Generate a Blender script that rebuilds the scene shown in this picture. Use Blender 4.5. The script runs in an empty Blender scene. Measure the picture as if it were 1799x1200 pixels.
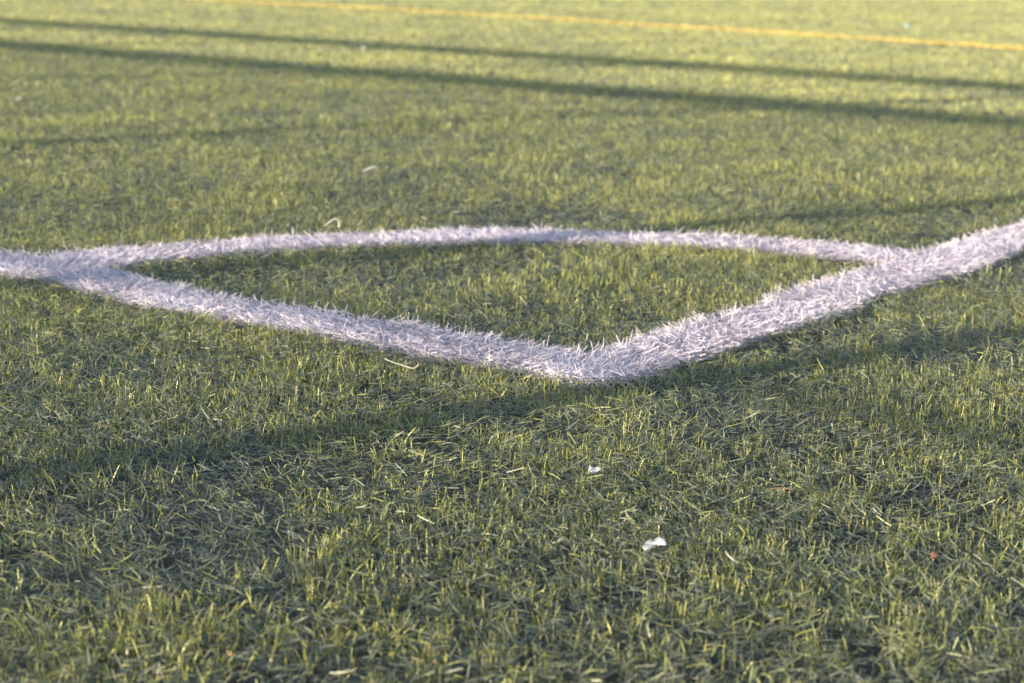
import bpy, bmesh, math, random
import numpy as np
from mathutils import Matrix, Vector

sc = bpy.context.scene
COL = sc.collection
RNG = np.random.default_rng(11)
random.seed(4)

# ------------------------------------------------------------------ camera
# world axes: the corner of the pitch is the origin, the two white boundary
# lines run along +X and +Y, the pitch lies in x > 0, y > 0.  Metres.
CAM = np.array([-1.470228, -0.988006, 0.441536])
YAW, PITCH, ROLL, FPX = 0.640247, 0.219636, 0.0176486, 3200.66
fw = Vector((math.cos(YAW)*math.cos(PITCH), math.sin(YAW)*math.cos(PITCH), -math.sin(PITCH)))
rt0 = Vector((math.sin(YAW), -math.cos(YAW), 0.0))
up0 = rt0.cross(fw)
rt = rt0*math.cos(ROLL) + up0*math.sin(ROLL)
up = -rt0*math.sin(ROLL) + up0*math.cos(ROLL)
cd = bpy.data.cameras.new("camera")
cam = bpy.data.objects.new("camera", cd)
COL.objects.link(cam)
cam.matrix_world = Matrix(((rt.x, up.x, -fw.x, CAM[0]), (rt.y, up.y, -fw.y, CAM[1]),
                           (rt.z, up.z, -fw.z, CAM[2]), (0, 0, 0, 1)))
cd.sensor_fit = 'HORIZONTAL'
cd.sensor_width = 36.0
cd.lens = FPX*36.0/1799.0
cd.clip_start, cd.clip_end = 0.02, 2000
cd.dof.use_dof = True
cd.dof.focus_distance = 1.68
cd.dof.aperture_fstop = 9.4
cd.dof.aperture_blades = 7
sc.camera = cam

# ------------------------------------------------------------------ sun and sky
SUN_E = math.radians(9.65)
SHADOW = math.radians(-20.8)          # direction in which shadows fall
w = bpy.data.worlds.new("World"); sc.world = w; w.use_nodes = True
nt = w.node_tree
sky = nt.nodes.new("ShaderNodeTexSky"); sky.sky_type = 'NISHITA'; sky.sun_disc = False
sky.sun_elevation = SUN_E
sky.sun_rotation = math.radians(90.0) - (SHADOW + math.pi)
sky.air_density, sky.dust_density, sky.ozone_density = 1.0, 1.0, 1.0
bg = nt.nodes["Background"]; bg.inputs["Strength"].default_value = 0.108
nt.links.new(sky.outputs[0], bg.inputs[0])
sd = bpy.data.lights.new("sun", 'SUN'); sd.energy = 5.0; sd.angle = math.radians(0.53)
sd.color = (1.0, 0.86, 0.64)
sun = bpy.data.objects.new("sun", sd); COL.objects.link(sun)
dvec = Vector((math.cos(SHADOW)*math.cos(SUN_E), math.sin(SHADOW)*math.cos(SUN_E), -math.sin(SUN_E)))
sun.rotation_euler = dvec.to_track_quat('-Z', 'Y').to_euler()
sc.view_settings.view_transform = 'Standard'
sc.view_settings.look = 'None'
sc.view_settings.exposure = 1.94
sc.view_settings.gamma = 1.0
sc.cycles.max_bounces = 6
sc.cycles.diffuse_bounces = 3
sc.cycles.glossy_bounces = 2
sc.cycles.transmission_bounces = 3
sc.cycles.use_denoising = True
sc.cycles.denoiser = 'OPENIMAGEDENOISE'
sc.cycles.denoising_input_passes = 'RGB_ALBEDO_NORMAL'
sc.cycles.sample_clamp_indirect = 2.0

# ------------------------------------------------------------------ helpers
def tag(o, label=None, cat=None, group=None, kind=None):
    if label: o["label"] = label
    if cat: o["category"] = cat
    if group: o["group"] = group
    if kind: o["kind"] = kind
    return o

def link(name, me, mat, parent=None):
    o = bpy.data.objects.new(name, me); COL.objects.link(o)
    if mat and not me.materials: me.materials.append(mat)
    if parent: o.parent = parent
    return o

def lattice_noise(P, cell, seed):
    """smooth value noise 0..1 at 2-D points"""
    r = np.random.default_rng(seed); n = 256
    T = r.random((n, n))
    q = P/cell; i = np.floor(q).astype(int); f = q-i; f = f*f*(3-2*f)
    a = T[i[:, 0] % n, i[:, 1] % n]; b = T[(i[:, 0]+1) % n, i[:, 1] % n]
    c = T[i[:, 0] % n, (i[:, 1]+1) % n]; d = T[(i[:, 0]+1) % n, (i[:, 1]+1) % n]
    return (a*(1-f[:, 0])+b*f[:, 0])*(1-f[:, 1]) + (c*(1-f[:, 0])+d*f[:, 0])*f[:, 1]

def principled(m):
    return m.node_tree.nodes["Principled BSDF"]

def fibre_material(name, stops, rough=0.45, spec=0.4, trans=0.25, tip=None):
    """plastic turf fibre: colour from the per-blade 'tint', a little see-through light"""
    m = bpy.data.materials.new(name); m.use_nodes = True
    n, l = m.node_tree.nodes, m.node_tree.links
    p = principled(m)
    at = n.new("ShaderNodeAttribute"); at.attribute_name = "tint"
    cr = n.new("ShaderNodeValToRGB"); els = cr.color_ramp.elements
    els[0].position, els[0].color = stops[0][0], (*stops[0][1], 1)
    els[1].position, els[1].color = stops[-1][0], (*stops[-1][1], 1)
    for pos, c in stops[1:-1]:
        e = els.new(pos); e.color = (*c, 1)
    l.new(at.outputs["Fac"], cr.inputs[0])
    # dirt along the fibre: fine world-space mottling
    tc = n.new("ShaderNodeNewGeometry"); nz = n.new("ShaderNodeTexNoise")
    nz.inputs["Scale"].default_value = 260.0; nz.inputs["Detail"].default_value = 2.0
    l.new(tc.outputs["Position"], nz.inputs["Vector"])
    mr = n.new("ShaderNodeMapRange"); mr.inputs[3].default_value = 0.78; mr.inputs[4].default_value = 1.18
    l.new(nz.outputs["Fac"], mr.inputs[0])
    mx = n.new("ShaderNodeVectorMath"); mx.operation = 'MULTIPLY'
    l.new(cr.outputs[0], mx.inputs[0]); l.new(mr.outputs[0], mx.inputs[1])
    l.new(mx.outputs[0], p.inputs["Base Color"])
    p.inputs["Roughness"].default_value = rough
    p.inputs["Specular IOR Level"].default_value = spec
    tr = n.new("ShaderNodeBsdfTranslucent"); l.new(mx.outputs[0], tr.inputs[0])
    ms = n.new("ShaderNodeMixShader"); ms.inputs[0].default_value = trans
    l.new(p.outputs[0], ms.inputs[1]); l.new(tr.outputs[0], ms.inputs[2])
    l.new(ms.outputs[0], n["Material Output"].inputs[0])
    return m

def plain_material(name, col, rough=0.6, spec=0.3, trans=0.0, scale=120.0, var=0.2, metal=0.0):
    m = bpy.data.materials.new(name); m.use_nodes = True
    n, l = m.node_tree.nodes, m.node_tree.links; p = principled(m)
    g = n.new("ShaderNodeNewGeometry"); nz = n.new("ShaderNodeTexNoise"); nz.inputs["Scale"].default_value = scale
    l.new(g.outputs["Position"], nz.inputs["Vector"])
    mr = n.new("ShaderNodeMapRange"); mr.inputs[3].default_value = 1-var; mr.inputs[4].default_value = 1+var
    l.new(nz.outputs["Fac"], mr.inputs[0])
    mx = n.new("ShaderNodeVectorMath"); mx.operation = 'MULTIPLY'; mx.inputs[0].default_value = col
    l.new(mr.outputs[0], mx.inputs[1]); l.new(mx.outputs[0], p.inputs["Base Color"])
    p.inputs["Roughness"].default_value = rough; p.inputs["Specular IOR Level"].default_value = spec
    p.inputs["Metallic"].default_value = metal
    if trans:
        tr = n.new("ShaderNodeBsdfTranslucent"); l.new(mx.outputs[0], tr.inputs[0])
        ms = n.new("ShaderNodeMixShader"); ms.inputs[0].default_value = trans
        l.new(p.outputs[0], ms.inputs[1]); l.new(tr.outputs[0], ms.inputs[2])
        l.new(ms.outputs[0], n["Material Output"].inputs[0])
    return m

GZ = -0.013                                        # level of the infill the fibres stand in
def ground_z(P):
    return GZ + 0.006*(lattice_noise(P, 0.55, 91)-0.5) + 0.004*(lattice_noise(P, 0.17, 92)-0.5)

# ------------------------------------------------------------------ ground
def build_ground():
    bm = bmesh.new()
    bmesh.ops.create_grid(bm, x_segments=2, y_segments=2, size=300.0)
    me = bpy.data.meshes.new("ground"); bm.to_mesh(me); bm.free()
    m = bpy.data.materials.new("infill"); m.use_nodes = True
    n, l = m.node_tree.nodes, m.node_tree.links; p = principled(m)
    g = n.new("ShaderNodeNewGeometry")
    n1 = n.new("ShaderNodeTexNoise"); n1.inputs["Scale"].default_value = 420.0; n1.inputs["Detail"].default_value = 3
    n2 = n.new("ShaderNodeTexNoise"); n2.inputs["Scale"].default_value = 5.0; n2.inputs["Detail"].default_value = 4
    for q in (n1, n2): l.new(g.outputs["Position"], q.inputs["Vector"])
    cr = n.new("ShaderNodeValToRGB")
    cr.color_ramp.elements[0].position = 0.35; cr.color_ramp.elements[0].color = (0.016, 0.018, 0.018, 1)
    cr.color_ramp.elements[1].position = 0.75; cr.color_ramp.elements[1].color = (0.08, 0.085, 0.07, 1)
    l.new(n1.outputs["Fac"], cr.inputs[0])
    mr = n.new("ShaderNodeMapRange"); mr.inputs[3].default_value = 0.8; mr.inputs[4].default_value = 1.3
    l.new(n2.outputs["Fac"], mr.inputs[0])
    mx = n.new("ShaderNodeVectorMath"); mx.operation = 'MULTIPLY'
    l.new(cr.outputs[0], mx.inputs[0]); l.new(mr.outputs[0], mx.inputs[1]); l.new(mx.outputs[0], p.inputs["Base Color"])
    p.inputs["Roughness"].default_value = 0.9
    o = link("ground", me, m); o.location.z = GZ-0.006
    tag(o, kind="structure")
build_ground()

# ------------------------------------------------------------------ blades
def blades(name, root, length, tilt, bend, azim, twist, width, tint, mat, nseg=3, z=None):
    """N flat plastic fibres as one mesh.  tilt = lean from vertical at the root, bend = extra
    lean gained towards the tip, azim = compass direction of the lean."""
    N = len(root); R = nseg+1
    base = ground_z(root) if z is None else z
    side = np.stack([-np.sin(azim), np.cos(azim), np.zeros(N)], 1)
    hd = np.stack([np.cos(azim), np.sin(azim), np.zeros(N)], 1)
    V = np.empty((N, R, 2, 3), np.float32)
    pos = np.concatenate([root, base[:, None]], 1)
    ds = length/nseg
    for k in range(R):
        t = k/nseg
        th = tilt+bend*t
        d = hd*np.sin(th)[:, None] + np.array([0, 0, 1.])*np.cos(th)[:, None]
        nrm = np.cross(d, side)
        wv = side*np.cos(twist)[:, None]+nrm*np.sin(twist)[:, None]
        taper = (1.0, 1.0, 0.9, 0.45)[k] if nseg == 3 else (1.0, 1.0, 0.5)[k]
        h = wv*(width*0.5*taper)[:, None]
        V[:, k, 0] = pos-h; V[:, k, 1] = pos+h
        pos = pos+d*ds[:, None]
        pos[:, 2] = np.maximum(pos[:, 2], GZ+0.001)
    nv = N*R*2; nf = N*nseg
    me = bpy.data.meshes.new(name)
    me.vertices.add(nv); me.vertices.foreach_set("co", V.ravel())
    i0 = (np.arange(N)*R*2)[:, None]+(np.arange(nseg)*2)[None, :]
    Q = np.stack([i0, i0+1, i0+3, i0+2], -1).reshape(-1).astype(np.int32)
    me.loops.add(nf*4); me.loops.foreach_set("vertex_index", Q)
    me.polygons.add(nf); me.polygons.foreach_set("loop_start", (np.arange(nf)*4).astype(np.int32))
    me.update(calc_edges=True)
    at = me.attributes.new("tint", 'FLOAT', 'FACE')
    at.data.foreach_set("value", np.repeat(tint, nseg).astype(np.float32))
    return link(name, me, mat)

# the markings: which root belongs to which line -------------------------------
LW = 0.112
BOW_Y = np.array([-1, 0, .07, .13, .23, .35, .46, .575, .683, .82, .96, 1.2, 2.0])
BOW_X = np.array([.018, .018, .016, .014, .010, .002, -.009, -.022, -.018, .003, .012, .016, .016])
YEL = np.array([(6.02, -1.0), (6.10, 0.6), (6.22, 2.0), (6.46, 3.23), (6.76, 4.85), (6.92, 7.0), (7.00, 8.9), (7.10, 12.0), (7.4, 20.0)])
def line_of(P):
    """0 = green, 1 = line along y, 2 = line along x, 3 = corner arc, 4 = yellow line"""
    x, y = P[:, 0], P[:, 1]
    j = 0.008*(lattice_noise(P, 0.012, 5)-0.5)+0.010*(lattice_noise(P, 0.06, 6)-0.5)
    bow = np.interp(y, BOW_Y, BOW_X)
    k = np.zeros(len(P), int)
    r = np.hypot(x, y)+j
    k[(r > 0.895) & (r < 0.998) & (x > 0) & (y > 0)] = 3
    k[(x-bow+j > np.interp(y, [.85, .97], [.008, .012])) & (x-bow+j < LW-np.interp(y, [.2, .6, .98, 1.07], [-.004, .003, .004, .028])) & (y > 0.004+j) & (y < 40)] = 1
    k[(y+j > 0.008) & (y+j < LW-0.004) & (x > 0.026+j) & (x < 60) & (k != 1)] = 2
    tip = (x < .075) & (y < .070) & (np.hypot(x-.075, y-.070)+j > .063)   # the corner is blunt
    k[tip] = 0
    xc = np.interp(y, YEL[:, 1], YEL[:, 0])
    k[(np.abs(x-xc+1.2*j) < 0.052) & (y > -1.0)] = 4
    return k

HALF = math.atan(0.282)
def scatter(n0, dmax, reach=2.2, power=1.25, dmin=0.85, margin=0.22):
    """points on the turf seen by the camera, thinner with distance"""
    d = np.linspace(dmin, dmax, 4000)
    dens = n0*np.minimum(1, (reach/d)**power)
    half = np.arctan((0.285*d+margin)/d)
    w_ = dens*d*2*half
    n = int(np.trapezoid(w_, d)) if hasattr(np, "trapezoid") else int(np.trapz(w_, d))
    c = np.cumsum(w_); c /= c[-1]
    dd = np.interp(RNG.random(n), c, d)
    a = YAW+(RNG.random(n)*2-1)*np.arctan((0.285*dd+margin)/dd)
    return np.stack([CAM[0]+dd*np.cos(a), CAM[1]+dd*np.sin(a)], 1), dd

def scatter_wide(n0, dmax=16.0, spread=1.0):
    """thinner cover to both sides of the view, for whoever looks from a step away"""
    d = np.linspace(0.3, dmax, 4000)
    w_ = n0*np.minimum(1, (1.8/d)**1.4)*d*2*spread
    n = int(w_.mean()*(dmax-0.3)); c = np.cumsum(w_); c /= c[-1]
    dd = np.interp(RNG.random(n), c, d); a = (RNG.random(n)*2-1)*spread
    keep = (dd < 0.85) | (np.abs(a) > np.arctan((0.285*dd+0.22)/dd))
    dd, a = dd[keep], a[keep]+YAW
    return np.stack([CAM[0]+dd*np.cos(a), CAM[1]+dd*np.sin(a)], 1), dd

GREEN = fibre_material("green_fibre", [(0.0, (0.085, 0.105, 0.098)), (0.4, (0.245, 0.265, 0.192)),  # shade of gaps painted in the bluish low stop, sunlight in yellow ones
                                       (0.7, (0.355, 0.368, 0.115)), (1.0, (0.58, 0.56, 0.180))], rough=0.4, spec=0.5, trans=0.33)
WHITE = fibre_material("white_fibre", [(0.0, (0.60, 0.535, 0.635)), (1.0, (0.82, 0.745, 0.83))], rough=0.5, spec=0.3, trans=0.22)
YELLOW = fibre_material("yellow_fibre", [(0.0, (0.50, 0.37, 0.10)), (1.0, (0.68, 0.52, 0.16))], rough=0.5, spec=0.3, trans=0.2)

def grow_matted(P, dd):
    n = len(P); ws = np.maximum(1, dd/2.2)**0.38
    az = 2*math.pi*1.5*lattice_noise(P, 0.30, 21)+RNG.normal(0, 1.5, n)
    L = RNG.uniform(0.007, 0.019, n)
    tilt = np.radians(RNG.uniform(60, 88, n)); bend = np.radians(RNG.normal(7, 21, n))
    far = np.clip((dd-2.0)/3, 0, 1); tint = np.clip(0.32+0.06*far+(0.36-0.2*far)*(lattice_noise(P, 0.25, 31)-0.5)+0.2*(lattice_noise(P, 0.9, 32)-0.5)-0.08*spots(P, TRODDEN_SHADE)+RNG.normal(0, 0.22, n), 0, 0.78)
    z = ground_z(P)+RNG.random(n)*0.014
    return dict(length=L, tilt=tilt, bend=bend, azim=az, twist=RNG.normal(0, 0.6, n),
                width=RNG.uniform(0.0006, 0.00105, n)*ws, tint=tint, z=z)

def grow_upright(P, dd):
    n = len(P); ws = np.maximum(1, dd/2.2)**0.38
    az = RNG.random(n)*2*math.pi
    L = RNG.uniform(0.008, 0.0185, n)*(0.65+0.65*lattice_noise(P, 0.13, 41))
    tilt = np.radians(np.abs(RNG.normal(24, 20, n))); bend = np.radians(RNG.normal(13, 17, n))
    tint = np.clip(0.72+0.35*(lattice_noise(P, 0.2, 33)-0.5)+RNG.normal(0, 0.17, n), 0, 0.94)
    return dict(length=L, tilt=tilt, bend=bend, azim=az, twist=RNG.uniform(-1.2, 1.2, n),
                width=RNG.uniform(0.0007, 0.00115, n)*ws, tint=tint, z=ground_z(P))

def clump(P, dd, per, spread):
    """turn each point into a tuft of fibres"""
    k = np.repeat(np.arange(len(P)), per)
    Q = P[k]+RNG.normal(0, 1, (len(k), 2))*spread*np.maximum(1, dd[k]/3)[:, None]
    return Q, dd[k]

def grow_white(P, dd):
    n = len(P); ws = np.maximum(1, dd/2.2)**0.4
    x, y = P[:, 0], P[:, 1]
    inner = (np.abs(x-LW+.012) < .018) & (y > .1) & (y < .7) | (np.abs(y-LW+.012) < .018) & (x > .1) & (x < .9)
    flat = RNG.random(n) < np.where(inner, 0.84, 0.90)
    az = np.where(flat, 2*math.pi*1.5*lattice_noise(P, 0.16, 51)+RNG.normal(0, 1.0, n), RNG.random(n)*2*math.pi)
    L = np.where(flat, RNG.uniform(0.009, 0.021, n), np.where(RNG.random(n) < np.where(inner, 0.28, 0.10), RNG.uniform(0.016, 0.026, n), RNG.uniform(0.006, 0.015, n)))
    tilt = np.radians(np.where(flat, RNG.uniform(66, 92, n), np.abs(RNG.normal(24, 18, n))))
    bend = np.radians(np.where(flat, RNG.normal(4, 30, n), RNG.normal(16, 20, n)))
    z = ground_z(P)+0.004+np.where(flat, RNG.random(n)*0.010, 0)
    return dict(length=L, tilt=tilt, bend=bend, azim=az, twist=RNG.normal(0, 0.7, n),
                width=RNG.uniform(0.0006, 0.00105, n)*ws, tint=np.clip(RNG.normal(.6, .26, n)+.8*(lattice_noise(P, .09, 55)-.5), 0, 1), z=z)

def cut(D, m):
    return {k: v[m] for k, v in D.items()}

# green turf, in bands of distance so that far fibres carry fewer segments
LUSH = [(-.37, -.19, .09), (-.39, -.04, .06), (-.74, -.14, .07), (-.20, -.11, .05), (-.26, -.31, .05), (.27, -.31, .10), (-.08, .60, .09), (-.17, .35, .08), (.26, .22, .08), (-.41, -.49, .06)]
TRODDEN_SHADE = [(-.24, -.38, .08), (-.65, -.13, .06), (-.50, -.17, .06), (-.68, -.25, .06), (-.03, -.15, .09), (-.10, -.41, .08), (-.50, -.34, .05), (.38, .52, .12)]  # flattened turf; the patch below the corner has a shadow put into its tint
def spots(P, L):
    v = np.zeros(len(P))
    Q = P+0.06*np.stack([lattice_noise(P, .07, 71)-.5, lattice_noise(P, .07, 72)-.5], 1)
    for x, y, s in L: v = np.maximum(v, np.exp(-((Q[:, 0]-x)**2+(Q[:, 1]-y)**2)/(2*(.6*s)**2)))
    return v
def lush(P): return spots(P, LUSH)
def worn(P): return 1-0.8*spots(P, TRODDEN_SHADE)

def outside(P):
    Q = P-CAM[:2]; d = np.hypot(Q[:, 0], Q[:, 1]); a = np.abs(np.arctan2(Q[:, 1], Q[:, 0])-YAW)
    return (d < 0.85) | (a > np.arctan((0.285*d+0.23)/d))

def grow_grass():
    objs = []
    P, d = scatter(62000, 26.0, power=1.4)
    Pw, dw = scatter_wide(30000)
    P = np.concatenate([P, Pw]); d = np.concatenate([d, dw])
    k = line_of(P); k = (k == 0) | ((k < 4) & (RNG.random(len(P)) < 0.085))
    P, d = P[k], d[k]
    D = grow_matted(P, d)
    C, dc = scatter(9800, 26.0, power=1.35)
    keep = RNG.random(len(C)) < np.clip(2.6*(0.65*lattice_noise(C, 0.24, 61)+0.35*lattice_noise(C, 0.06, 62)-0.30), 0.08, 1)
    keep = np.where(dc > 3.2, RNG.random(len(C)) < np.clip(0.40+0.05*dc, 0, .8), keep)
    keep = keep & (RNG.random(len(C)) < worn(C)) | (RNG.random(len(C)) < 0.55*lush(C))
    Cw, dcw = scatter_wide(4600)
    C = np.concatenate([C[keep], Cw]); dc = np.concatenate([dc[keep], dcw])
    U, du = clump(C, dc, 6, 0.0048)
    k = line_of(U) == 0
    U, du = U[k], du[k]
    E = grow_upright(U, du)
    P = np.concatenate([P, U]); d = np.concatenate([d, du])
    D = {q: np.concatenate([D[q], E[q]]) for q in D}
    D['width'] = D['width']*np.where(outside(P), 1.45, 1.0)
    near = (d < 3.6) & ~outside(P)
    a = blades("grass", P[near], mat=GREEN, nseg=3, **cut(D, near))
    b = blades("grass_far", P[~near], mat=GREEN, nseg=2, **cut(D, ~near))
    # one lawn, one object
    bm_join(a, b)
    tag(a, "short green artificial grass fibres covering the pitch", "grass", kind="stuff")

def bm_join(a, b):
    """append mesh b to mesh a (numpy, no operators)"""
    A, B = a.data, b.data
    def get(me):
        v = np.empty(len(me.vertices)*3, np.float32); me.vertices.foreach_get("co", v)
        q = np.empty(len(me.loops), np.int32); me.loops.foreach_get("vertex_index", q)
        t = np.empty(len(me.polygons), np.float32); me.attributes["tint"].data.foreach_get("value", t)
        return v, q, t
    va, qa, ta = get(A); vb, qb, tb = get(B)
    me = bpy.data.meshes.new(a.name)
    v = np.concatenate([va, vb]); q = np.concatenate([qa, qb+len(va)//3]); t = np.concatenate([ta, tb])
    me.vertices.add(len(v)//3); me.vertices.foreach_set("co", v)
    me.loops.add(len(q)); me.loops.foreach_set("vertex_index", q)
    me.polygons.add(len(t)); me.polygons.foreach_set("loop_start", (np.arange(len(t))*4).astype(np.int32))
    me.update(calc_edges=True)
    at = me.attributes.new("tint", 'FLOAT', 'FACE'); at.data.foreach_set("value", t)
    me.materials.append(A.materials[0])
    a.data = me
    bpy.data.objects.remove(b); bpy.data.meshes.remove(A); bpy.data.meshes.remove(B)
grow_grass()

# white and yellow lines ------------------------------------------------------
def box_points(x0, x1, y0, y1, dens):
    n = int((x1-x0)*(y1-y0)*dens)
    return np.stack([RNG.uniform(x0, x1, n), RNG.uniform(y0, y1, n)], 1)

def grow_lines():
    spec = [(1, "goal_line", "white fibre line running from the corner towards the left edge", (-0.05, 0.2, -0.05, 3.5)),
            (2, "touch_line", "white fibre line running from the corner up to the right edge", (-0.05, 5.0, -0.05, 0.2)),
            (3, "corner_arc", "curved white fibre arc joining the two straight white lines", (-0.02, 1.1, -0.02, 1.1))]
    for k, name, label, bx in spec:
        P = box_points(*bx, 190000)
        P = P[line_of(P) == k]
        d = np.hypot(*(P-CAM[:2]).T)
        D = grow_white(P, d)
        o = blades(name, P, mat=WHITE, nseg=3, **D)
        tag(o, label, "pitch marking")
    P = box_points(5.8, 7.6, -1.0, 13.0, 34000)
    P = P[line_of(P) == 4]
    d = np.hypot(*(P-CAM[:2]).T)
    D = grow_white(P, d); D["width"] = D["width"]*1.5
    o = blades("yellow_line", P, mat=YELLOW, nseg=2, **D)
    tag(o, "thin yellow line crossing the sunlit grass far behind the white corner", "pitch marking")
grow_lines()

# ------------------------------------------------------------------ the fence behind the camera, whose shadow lies on the pitch
FX = -2.0
def fence():
    steel = plain_material("galvanised_steel", (0.34, 0.35, 0.36), rough=0.45, metal=0.7, scale=30)
    root = bpy.data.objects.new("perimeter_fence", None); COL.objects.link(root); root.location = (FX, 0, GZ)
    tag(root, "low galvanised steel fence of pipe rails and welded mesh behind the goal line", "fence")
    H1 = (4.15-FX)/math.cos(SHADOW)*math.tan(SUN_E)-GZ
    H2 = (3.02-FX)/math.cos(SHADOW)*math.tan(SUN_E)-GZ
    off = -FX*math.tan(-SHADOW)
    def pipe(r, L, axis):
        bm = bmesh.new()
        bmesh.ops.create_cone(bm, cap_ends=True, segments=20, radius1=r, radius2=r, depth=L)
        if axis == 'Y': bmesh.ops.rotate(bm, verts=bm.verts, matrix=Matrix.Rotation(math.pi/2, 3, 'X'))
        for f in bm.faces: f.smooth = len(f.verts) == 4
        me = bpy.data.meshes.new("pipe"); bm.to_mesh(me); bm.free(); return me
    STEP = 1.68
    y0, y1 = 0.85-3*STEP+off, 0.85+11*STEP+off
    for H, r in ((H1, 0.031), (H2, 0.031)):
        o = link("rail", pipe(r, y1-y0, 'Y'), steel, root); o.location = (0, (y0+y1)/2, H)
    H3 = (0.075-FX)/math.cos(SHADOW)*math.tan(SUN_E)-GZ          # thin middle rail
    o = link("rail", pipe(0.0065, y1-y0, 'Y'), steel, root); o.location = (0.018, (y0+y1)/2, H3)
    pm = pipe(0.033, H1-0.02, 'Z'); gp = pipe(0.030, H1-0.02, 'Z')
    ys = [0.85+k*STEP+off for k in range(-3, 12)]
    for y in ys+[0.0+off]:
        o = link("post", gp if abs(y-off) < 0.01 else pm, steel, root); o.location = (0, y, (H1-0.02)/2)
    # welded mesh: flat bars, 20 mm pitch
    bm = bmesh.new()
    def bar(cy, cz, sy, sz, x):
        m = Matrix.Translation((x, cy, cz)) @ Matrix.Diagonal((0.002, sy, sz, 1))
        bmesh.ops.create_cube(bm, size=1.0, matrix=m)
    top, bot = H2-0.031, 0.03
    nb = int((STEP-0.05)/0.02)
    for i in range(nb+1): bar(0.03+i*0.02, (top+bot)/2, 0.0043, top-bot, 0.0)
    nh = int((top-bot)/0.02)
    for i in range(nh+1): bar(STEP/2, bot+i*0.02, STEP-0.05, 0.0043, 0.0021)
    me = bpy.data.meshes.new("mesh_panel"); bm.to_mesh(me); bm.free()
    for y in ys[:-1]:
        o = link("mesh_panel", me, steel, root); o.location = (0, y, 0)
fence()

# ------------------------------------------------------------------ litter
SHADEPAPER = plain_material('shade_grey_paper', (0.27, 0.27, 0.24), rough=0.8, trans=0.2, var=0.1)  # white paper with mesh shade put into its colour; two other scraps share it
PAPER = plain_material("white_paper", (0.66, 0.66, 0.71), rough=0.8, trans=0.25, var=0.06)
STRAW = plain_material("pale_straw", (0.66, 0.62, 0.52), rough=0.6, trans=0.15, var=0.12)
RUST = plain_material("reddish_chip", (0.27, 0.14, 0.10), rough=0.7, trans=0.1)
LEAF = plain_material("dry_leaf", (0.30, 0.20, 0.11), rough=0.7, trans=0.2)
BLUE = plain_material("pale_blue_plastic", (0.22, 0.33, 0.38), rough=0.4, trans=0.2, var=0.05)
FIB = plain_material("loose_white_fibre", (0.72, 0.69, 0.66), rough=0.5, trans=0.2, var=0.1)

def view_xy(P, du, dv):
    """point du metres to the right of P as the photographer stood, dv metres away from him"""
    r = np.array([math.sin(YAW), -math.cos(YAW)]); f = np.array([math.cos(YAW), math.sin(YAW)])
    return (P[0]+r[0]*du+f[0]*dv, P[1]+r[1]*du+f[1]*dv)

def scrap(name, label, cat, xy, pts, faces, mat, z=0.0, thick=0.0004, rough=0.00035, seed=1, group=None):
    """crumpled thin piece: pts = (right, away, height) in metres round its own base"""
    rr = random.Random(seed)
    bm = bmesh.new()
    vs = []
    for u, v, h in pts:
        x, y = view_xy((0, 0), u, v); vs.append(bm.verts.new((x, y, h*0.8)))
    for f in faces: bm.faces.new([vs[i] for i in f])
    bmesh.ops.subdivide_edges(bm, edges=bm.edges[:], cuts=2, use_grid_fill=True)
    for v in bm.verts:
        v.co += Vector((rr.uniform(-1, 1), rr.uniform(-1, 1), rr.uniform(-1, 1)))*rough
    bmesh.ops.triangulate(bm, faces=bm.faces[:])
    for f in bm.faces: f.smooth = True
    bmesh.ops.solidify(bm, geom=bm.faces[:], thickness=thick)
    bmesh.ops.recalc_face_normals(bm, faces=bm.faces[:])
    me = bpy.data.meshes.new(name); bm.to_mesh(me); bm.free()
    o = link(name, me, mat); o.location = (xy[0], xy[1], z)
    return tag(o, label, cat, group)

def strand(name, label, cat, xy, path, w_, mat, z=0.0, group=None):
    """a loose flat strand along a 3-D path (right, away, height)"""
    pts = []
    for u, v, h in path:
        x, y = view_xy((0, 0), u, v); pts.append(Vector((x, y, h)))
    fine = []
    for i in range(len(pts)-1):                       # Catmull-Rom
        p0, p1, p2, p3 = pts[max(i-1, 0)], pts[i], pts[i+1], pts[min(i+2, len(pts)-1)]
        for s in range(6):
            t = s/6
            fine.append(0.5*((2*p1)+(p2-p0)*t+(2*p0-5*p1+4*p2-p3)*t*t+(3*p1-p0-3*p2+p3)*t**3))
    fine.append(pts[-1])
    bm = bmesh.new(); rows = []
    for i, p in enumerate(fine):
        d = (fine[min(i+1, len(fine)-1)]-fine[max(i-1, 0)]).normalized()
        s = d.cross(Vector((0, 0, 1)))
        s = s.normalized() if s.length > 1e-4 else Vector((1, 0, 0))
        n = s.cross(d).normalized()
        q = w_*(0.55 if i in (0, len(fine)-1) else 1.0)
        rows.append([bm.verts.new(p+s*q*a+n*q*b) for a, b in ((.5, 0), (0, .35), (-.5, 0), (0, -.35))])
    for a, b in zip(rows, rows[1:]):
        for i in range(4): bm.faces.new((a[i], a[(i+1) % 4], b[(i+1) % 4], b[i]))
    bm.faces.new(rows[0]); bm.faces.new(rows[-1][::-1])
    bmesh.ops.recalc_face_normals(bm, faces=bm.faces[:])
    me = bpy.data.meshes.new(name); bm.to_mesh(me); bm.free()
    o = link(name, me, mat); o.location = (xy[0], xy[1], z)
    return tag(o, label, cat, group)

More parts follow.
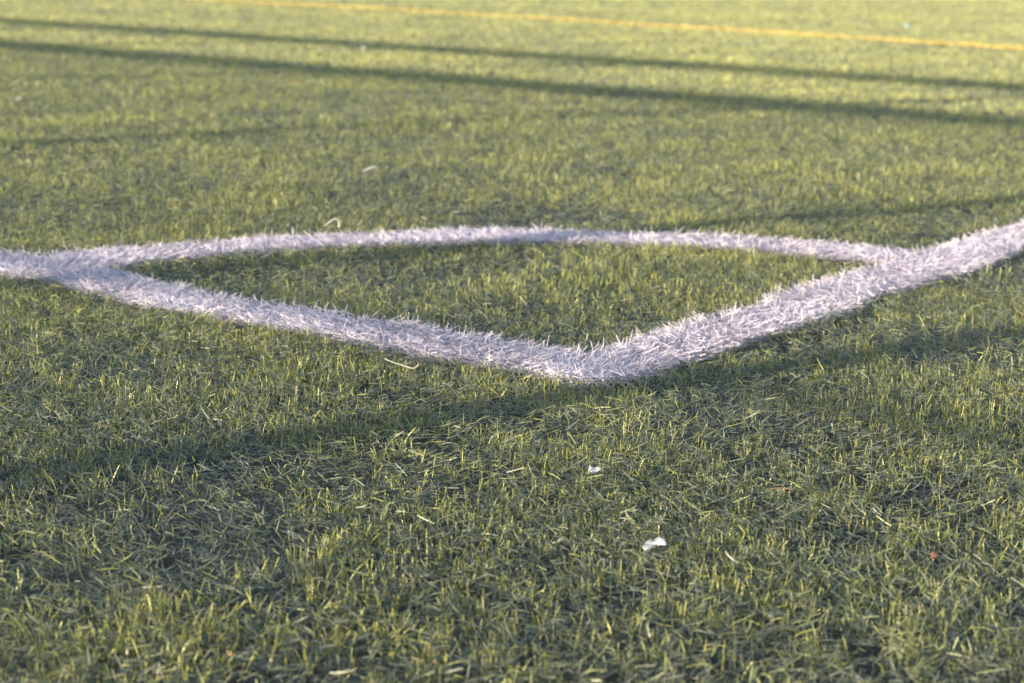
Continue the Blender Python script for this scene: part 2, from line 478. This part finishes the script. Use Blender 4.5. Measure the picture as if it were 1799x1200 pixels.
PG = "white paper scraps on the turf"
scrap("paper_scrap", "small crumpled white paper scrap on green turf, just in front of the white corner", "paper",
      (-0.240, -0.162), [(-.007, -.004, -.001), (-.004, -.004, .0005), (-.0045, .003, .0065), (-.0005, .002, .0035), (.001, -.003, .0015),
                         (.003, .003, .006), (.006, .000, .0035)],
      [(0, 1, 2), (1, 4, 3, 2), (4, 6, 5, 3)], PAPER, z=-0.001, seed=3, group=PG)
scrap("paper_scrap", "torn white paper scrap twisted into two lobes, the largest and nearest piece of litter", "paper",
      (-0.373, -0.305), [(-.009, -.003, .003), (-.006, -.006, -.003), (-.004, .002, .006), (-.0015, -.003, .001), (.000, .003, .0065), (.002, .000, .004),
                         (.003, -.003, .004), (.004, .003, .009), (.009, .002, .0085), (.0100, -.003, .0045)],
      [(0, 1, 3, 2), (2, 3, 5, 4), (4, 5, 6, 7), (7, 6, 9, 8)], PAPER, z=-0.001, seed=8, group=PG)
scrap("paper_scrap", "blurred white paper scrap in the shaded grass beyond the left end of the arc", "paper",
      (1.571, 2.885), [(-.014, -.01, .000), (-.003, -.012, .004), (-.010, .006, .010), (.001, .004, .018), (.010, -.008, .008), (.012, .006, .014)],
      [(0, 1, 3, 2), (1, 4, 5, 3)], SHADEPAPER, z=-0.002, seed=5, group=PG)
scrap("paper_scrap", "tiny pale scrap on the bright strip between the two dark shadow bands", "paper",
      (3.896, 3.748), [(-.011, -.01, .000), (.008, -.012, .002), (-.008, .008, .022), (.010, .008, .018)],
      [(0, 1, 3, 2)], SHADEPAPER, z=-0.002, seed=6, group=PG)
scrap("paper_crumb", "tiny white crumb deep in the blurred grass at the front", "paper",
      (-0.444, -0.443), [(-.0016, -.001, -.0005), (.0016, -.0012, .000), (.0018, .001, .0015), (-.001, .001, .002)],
      [(0, 1, 2, 3)], SHADEPAPER, z=0.0, rough=0.0004, seed=7)
scrap("plastic_bit", "tiny pale blue plastic bit lying beyond the yellow line", "litter",
      (7.593, 3.198), [(-.014, -.01, .000), (.012, -.012, .003), (.014, .008, .024), (-.010, .008, .028)],
      [(0, 1, 2, 3)], BLUE, z=0.0, seed=9)
scrap("petal", "small dull red petal half hidden among fibres on the right", "petal",
      (-0.266, -0.480), [(-.0028, -.002, .000), (.000, -.003, -.0005), (.0028, -.001, .001), (.0026, .002, .0042), (-.0005, .002, .0050), (-.003, .001, .0035)],
      [(0, 1, 4, 5), (1, 2, 3, 4)], RUST, z=0.002, rough=0.0004, seed=10)
scrap("petal", "orange flake among the blurred fibres at the lower left", "petal",
      (-0.723, -0.218), [(-.0012, -.001, .000), (.0014, -.001, .0015), (.0016, .001, .0040), (-.001, .001, .003)],
      [(0, 1, 2, 3)], LEAF, z=0.002, rough=0.0003, seed=12)
scrap("petal", "orange flake at the very bottom, left of the middle", "petal",
      (-0.651, -0.324), [(-.0016, -.001, .002), (.0016, -.001, -.001), (.0022, .001, .0008), (-.001, .001, .0035)],
      [(0, 1, 2, 3)], LEAF, z=0.002, rough=0.0003, seed=13)
scrap("dry_leaf", "narrow dry brown leaf lying just below the dark shadow band", "leaf",
      (2.504, 2.773), [(-.026, .0, .004), (-.010, -.006, .002), (.008, -.007, .003), (.024, .004, -.002), (.008, .008, .008), (-.010, .008, .010)],
      [(0, 1, 5), (1, 2, 4, 5), (2, 3, 4)], LEAF, z=0.0, seed=14)
strand("loose_straw", "pale loose straw with a hooked end lying on turf before the left white line", "straw", (-0.065, 0.203),
       [(-.0165, .004, .0065), (-.007, .001, .0035), (.004, -.003, .001), (.013, -.005, -.001), (.017, -.004, .0003), (.0195, -.001, .003)], 0.0017, STRAW, z=0.003)
strand("loose_strip", "flat greyish white strip lying in the grass beyond the arc", "strip", (1.107, 1.273),
       [(-.012, -.005, .000), (-.003, .001, .003), (.006, .006, .006), (.012, .008, .006)], 0.0052, FIB, z=0.003)
strand("looped_fibre", "bent white fibre arching above the far edge of the corner arc", "fibre", (0.566, 0.872),
       [(-.013, .0, .000), (-.006, .0, .006), (.002, .002, .0105), (.007, .002, .0100), (.0085, .001, .005), (.0088, .0, -.002)], 0.0022, FIB, z=0.004)
strand("loose_fibre", "long pale fibre lying along the near edge of the right white line", "fibre", (0.981, -0.013),
       [(-.020, -.006, .001), (-.005, .000, .003), (.012, .004, .004), (.022, .003, .003)], 0.0016, FIB, z=0.003)
strand("dry_stalk", "short brown stalk lying level in the grass at the right", "stalk", (-0.196, -0.312),
       [(-.010, .0, .0005), (-.002, .001, .002), (.006, .0, .0025), (.012, -.001, .0015)], 0.0016, LEAF, z=0.002)
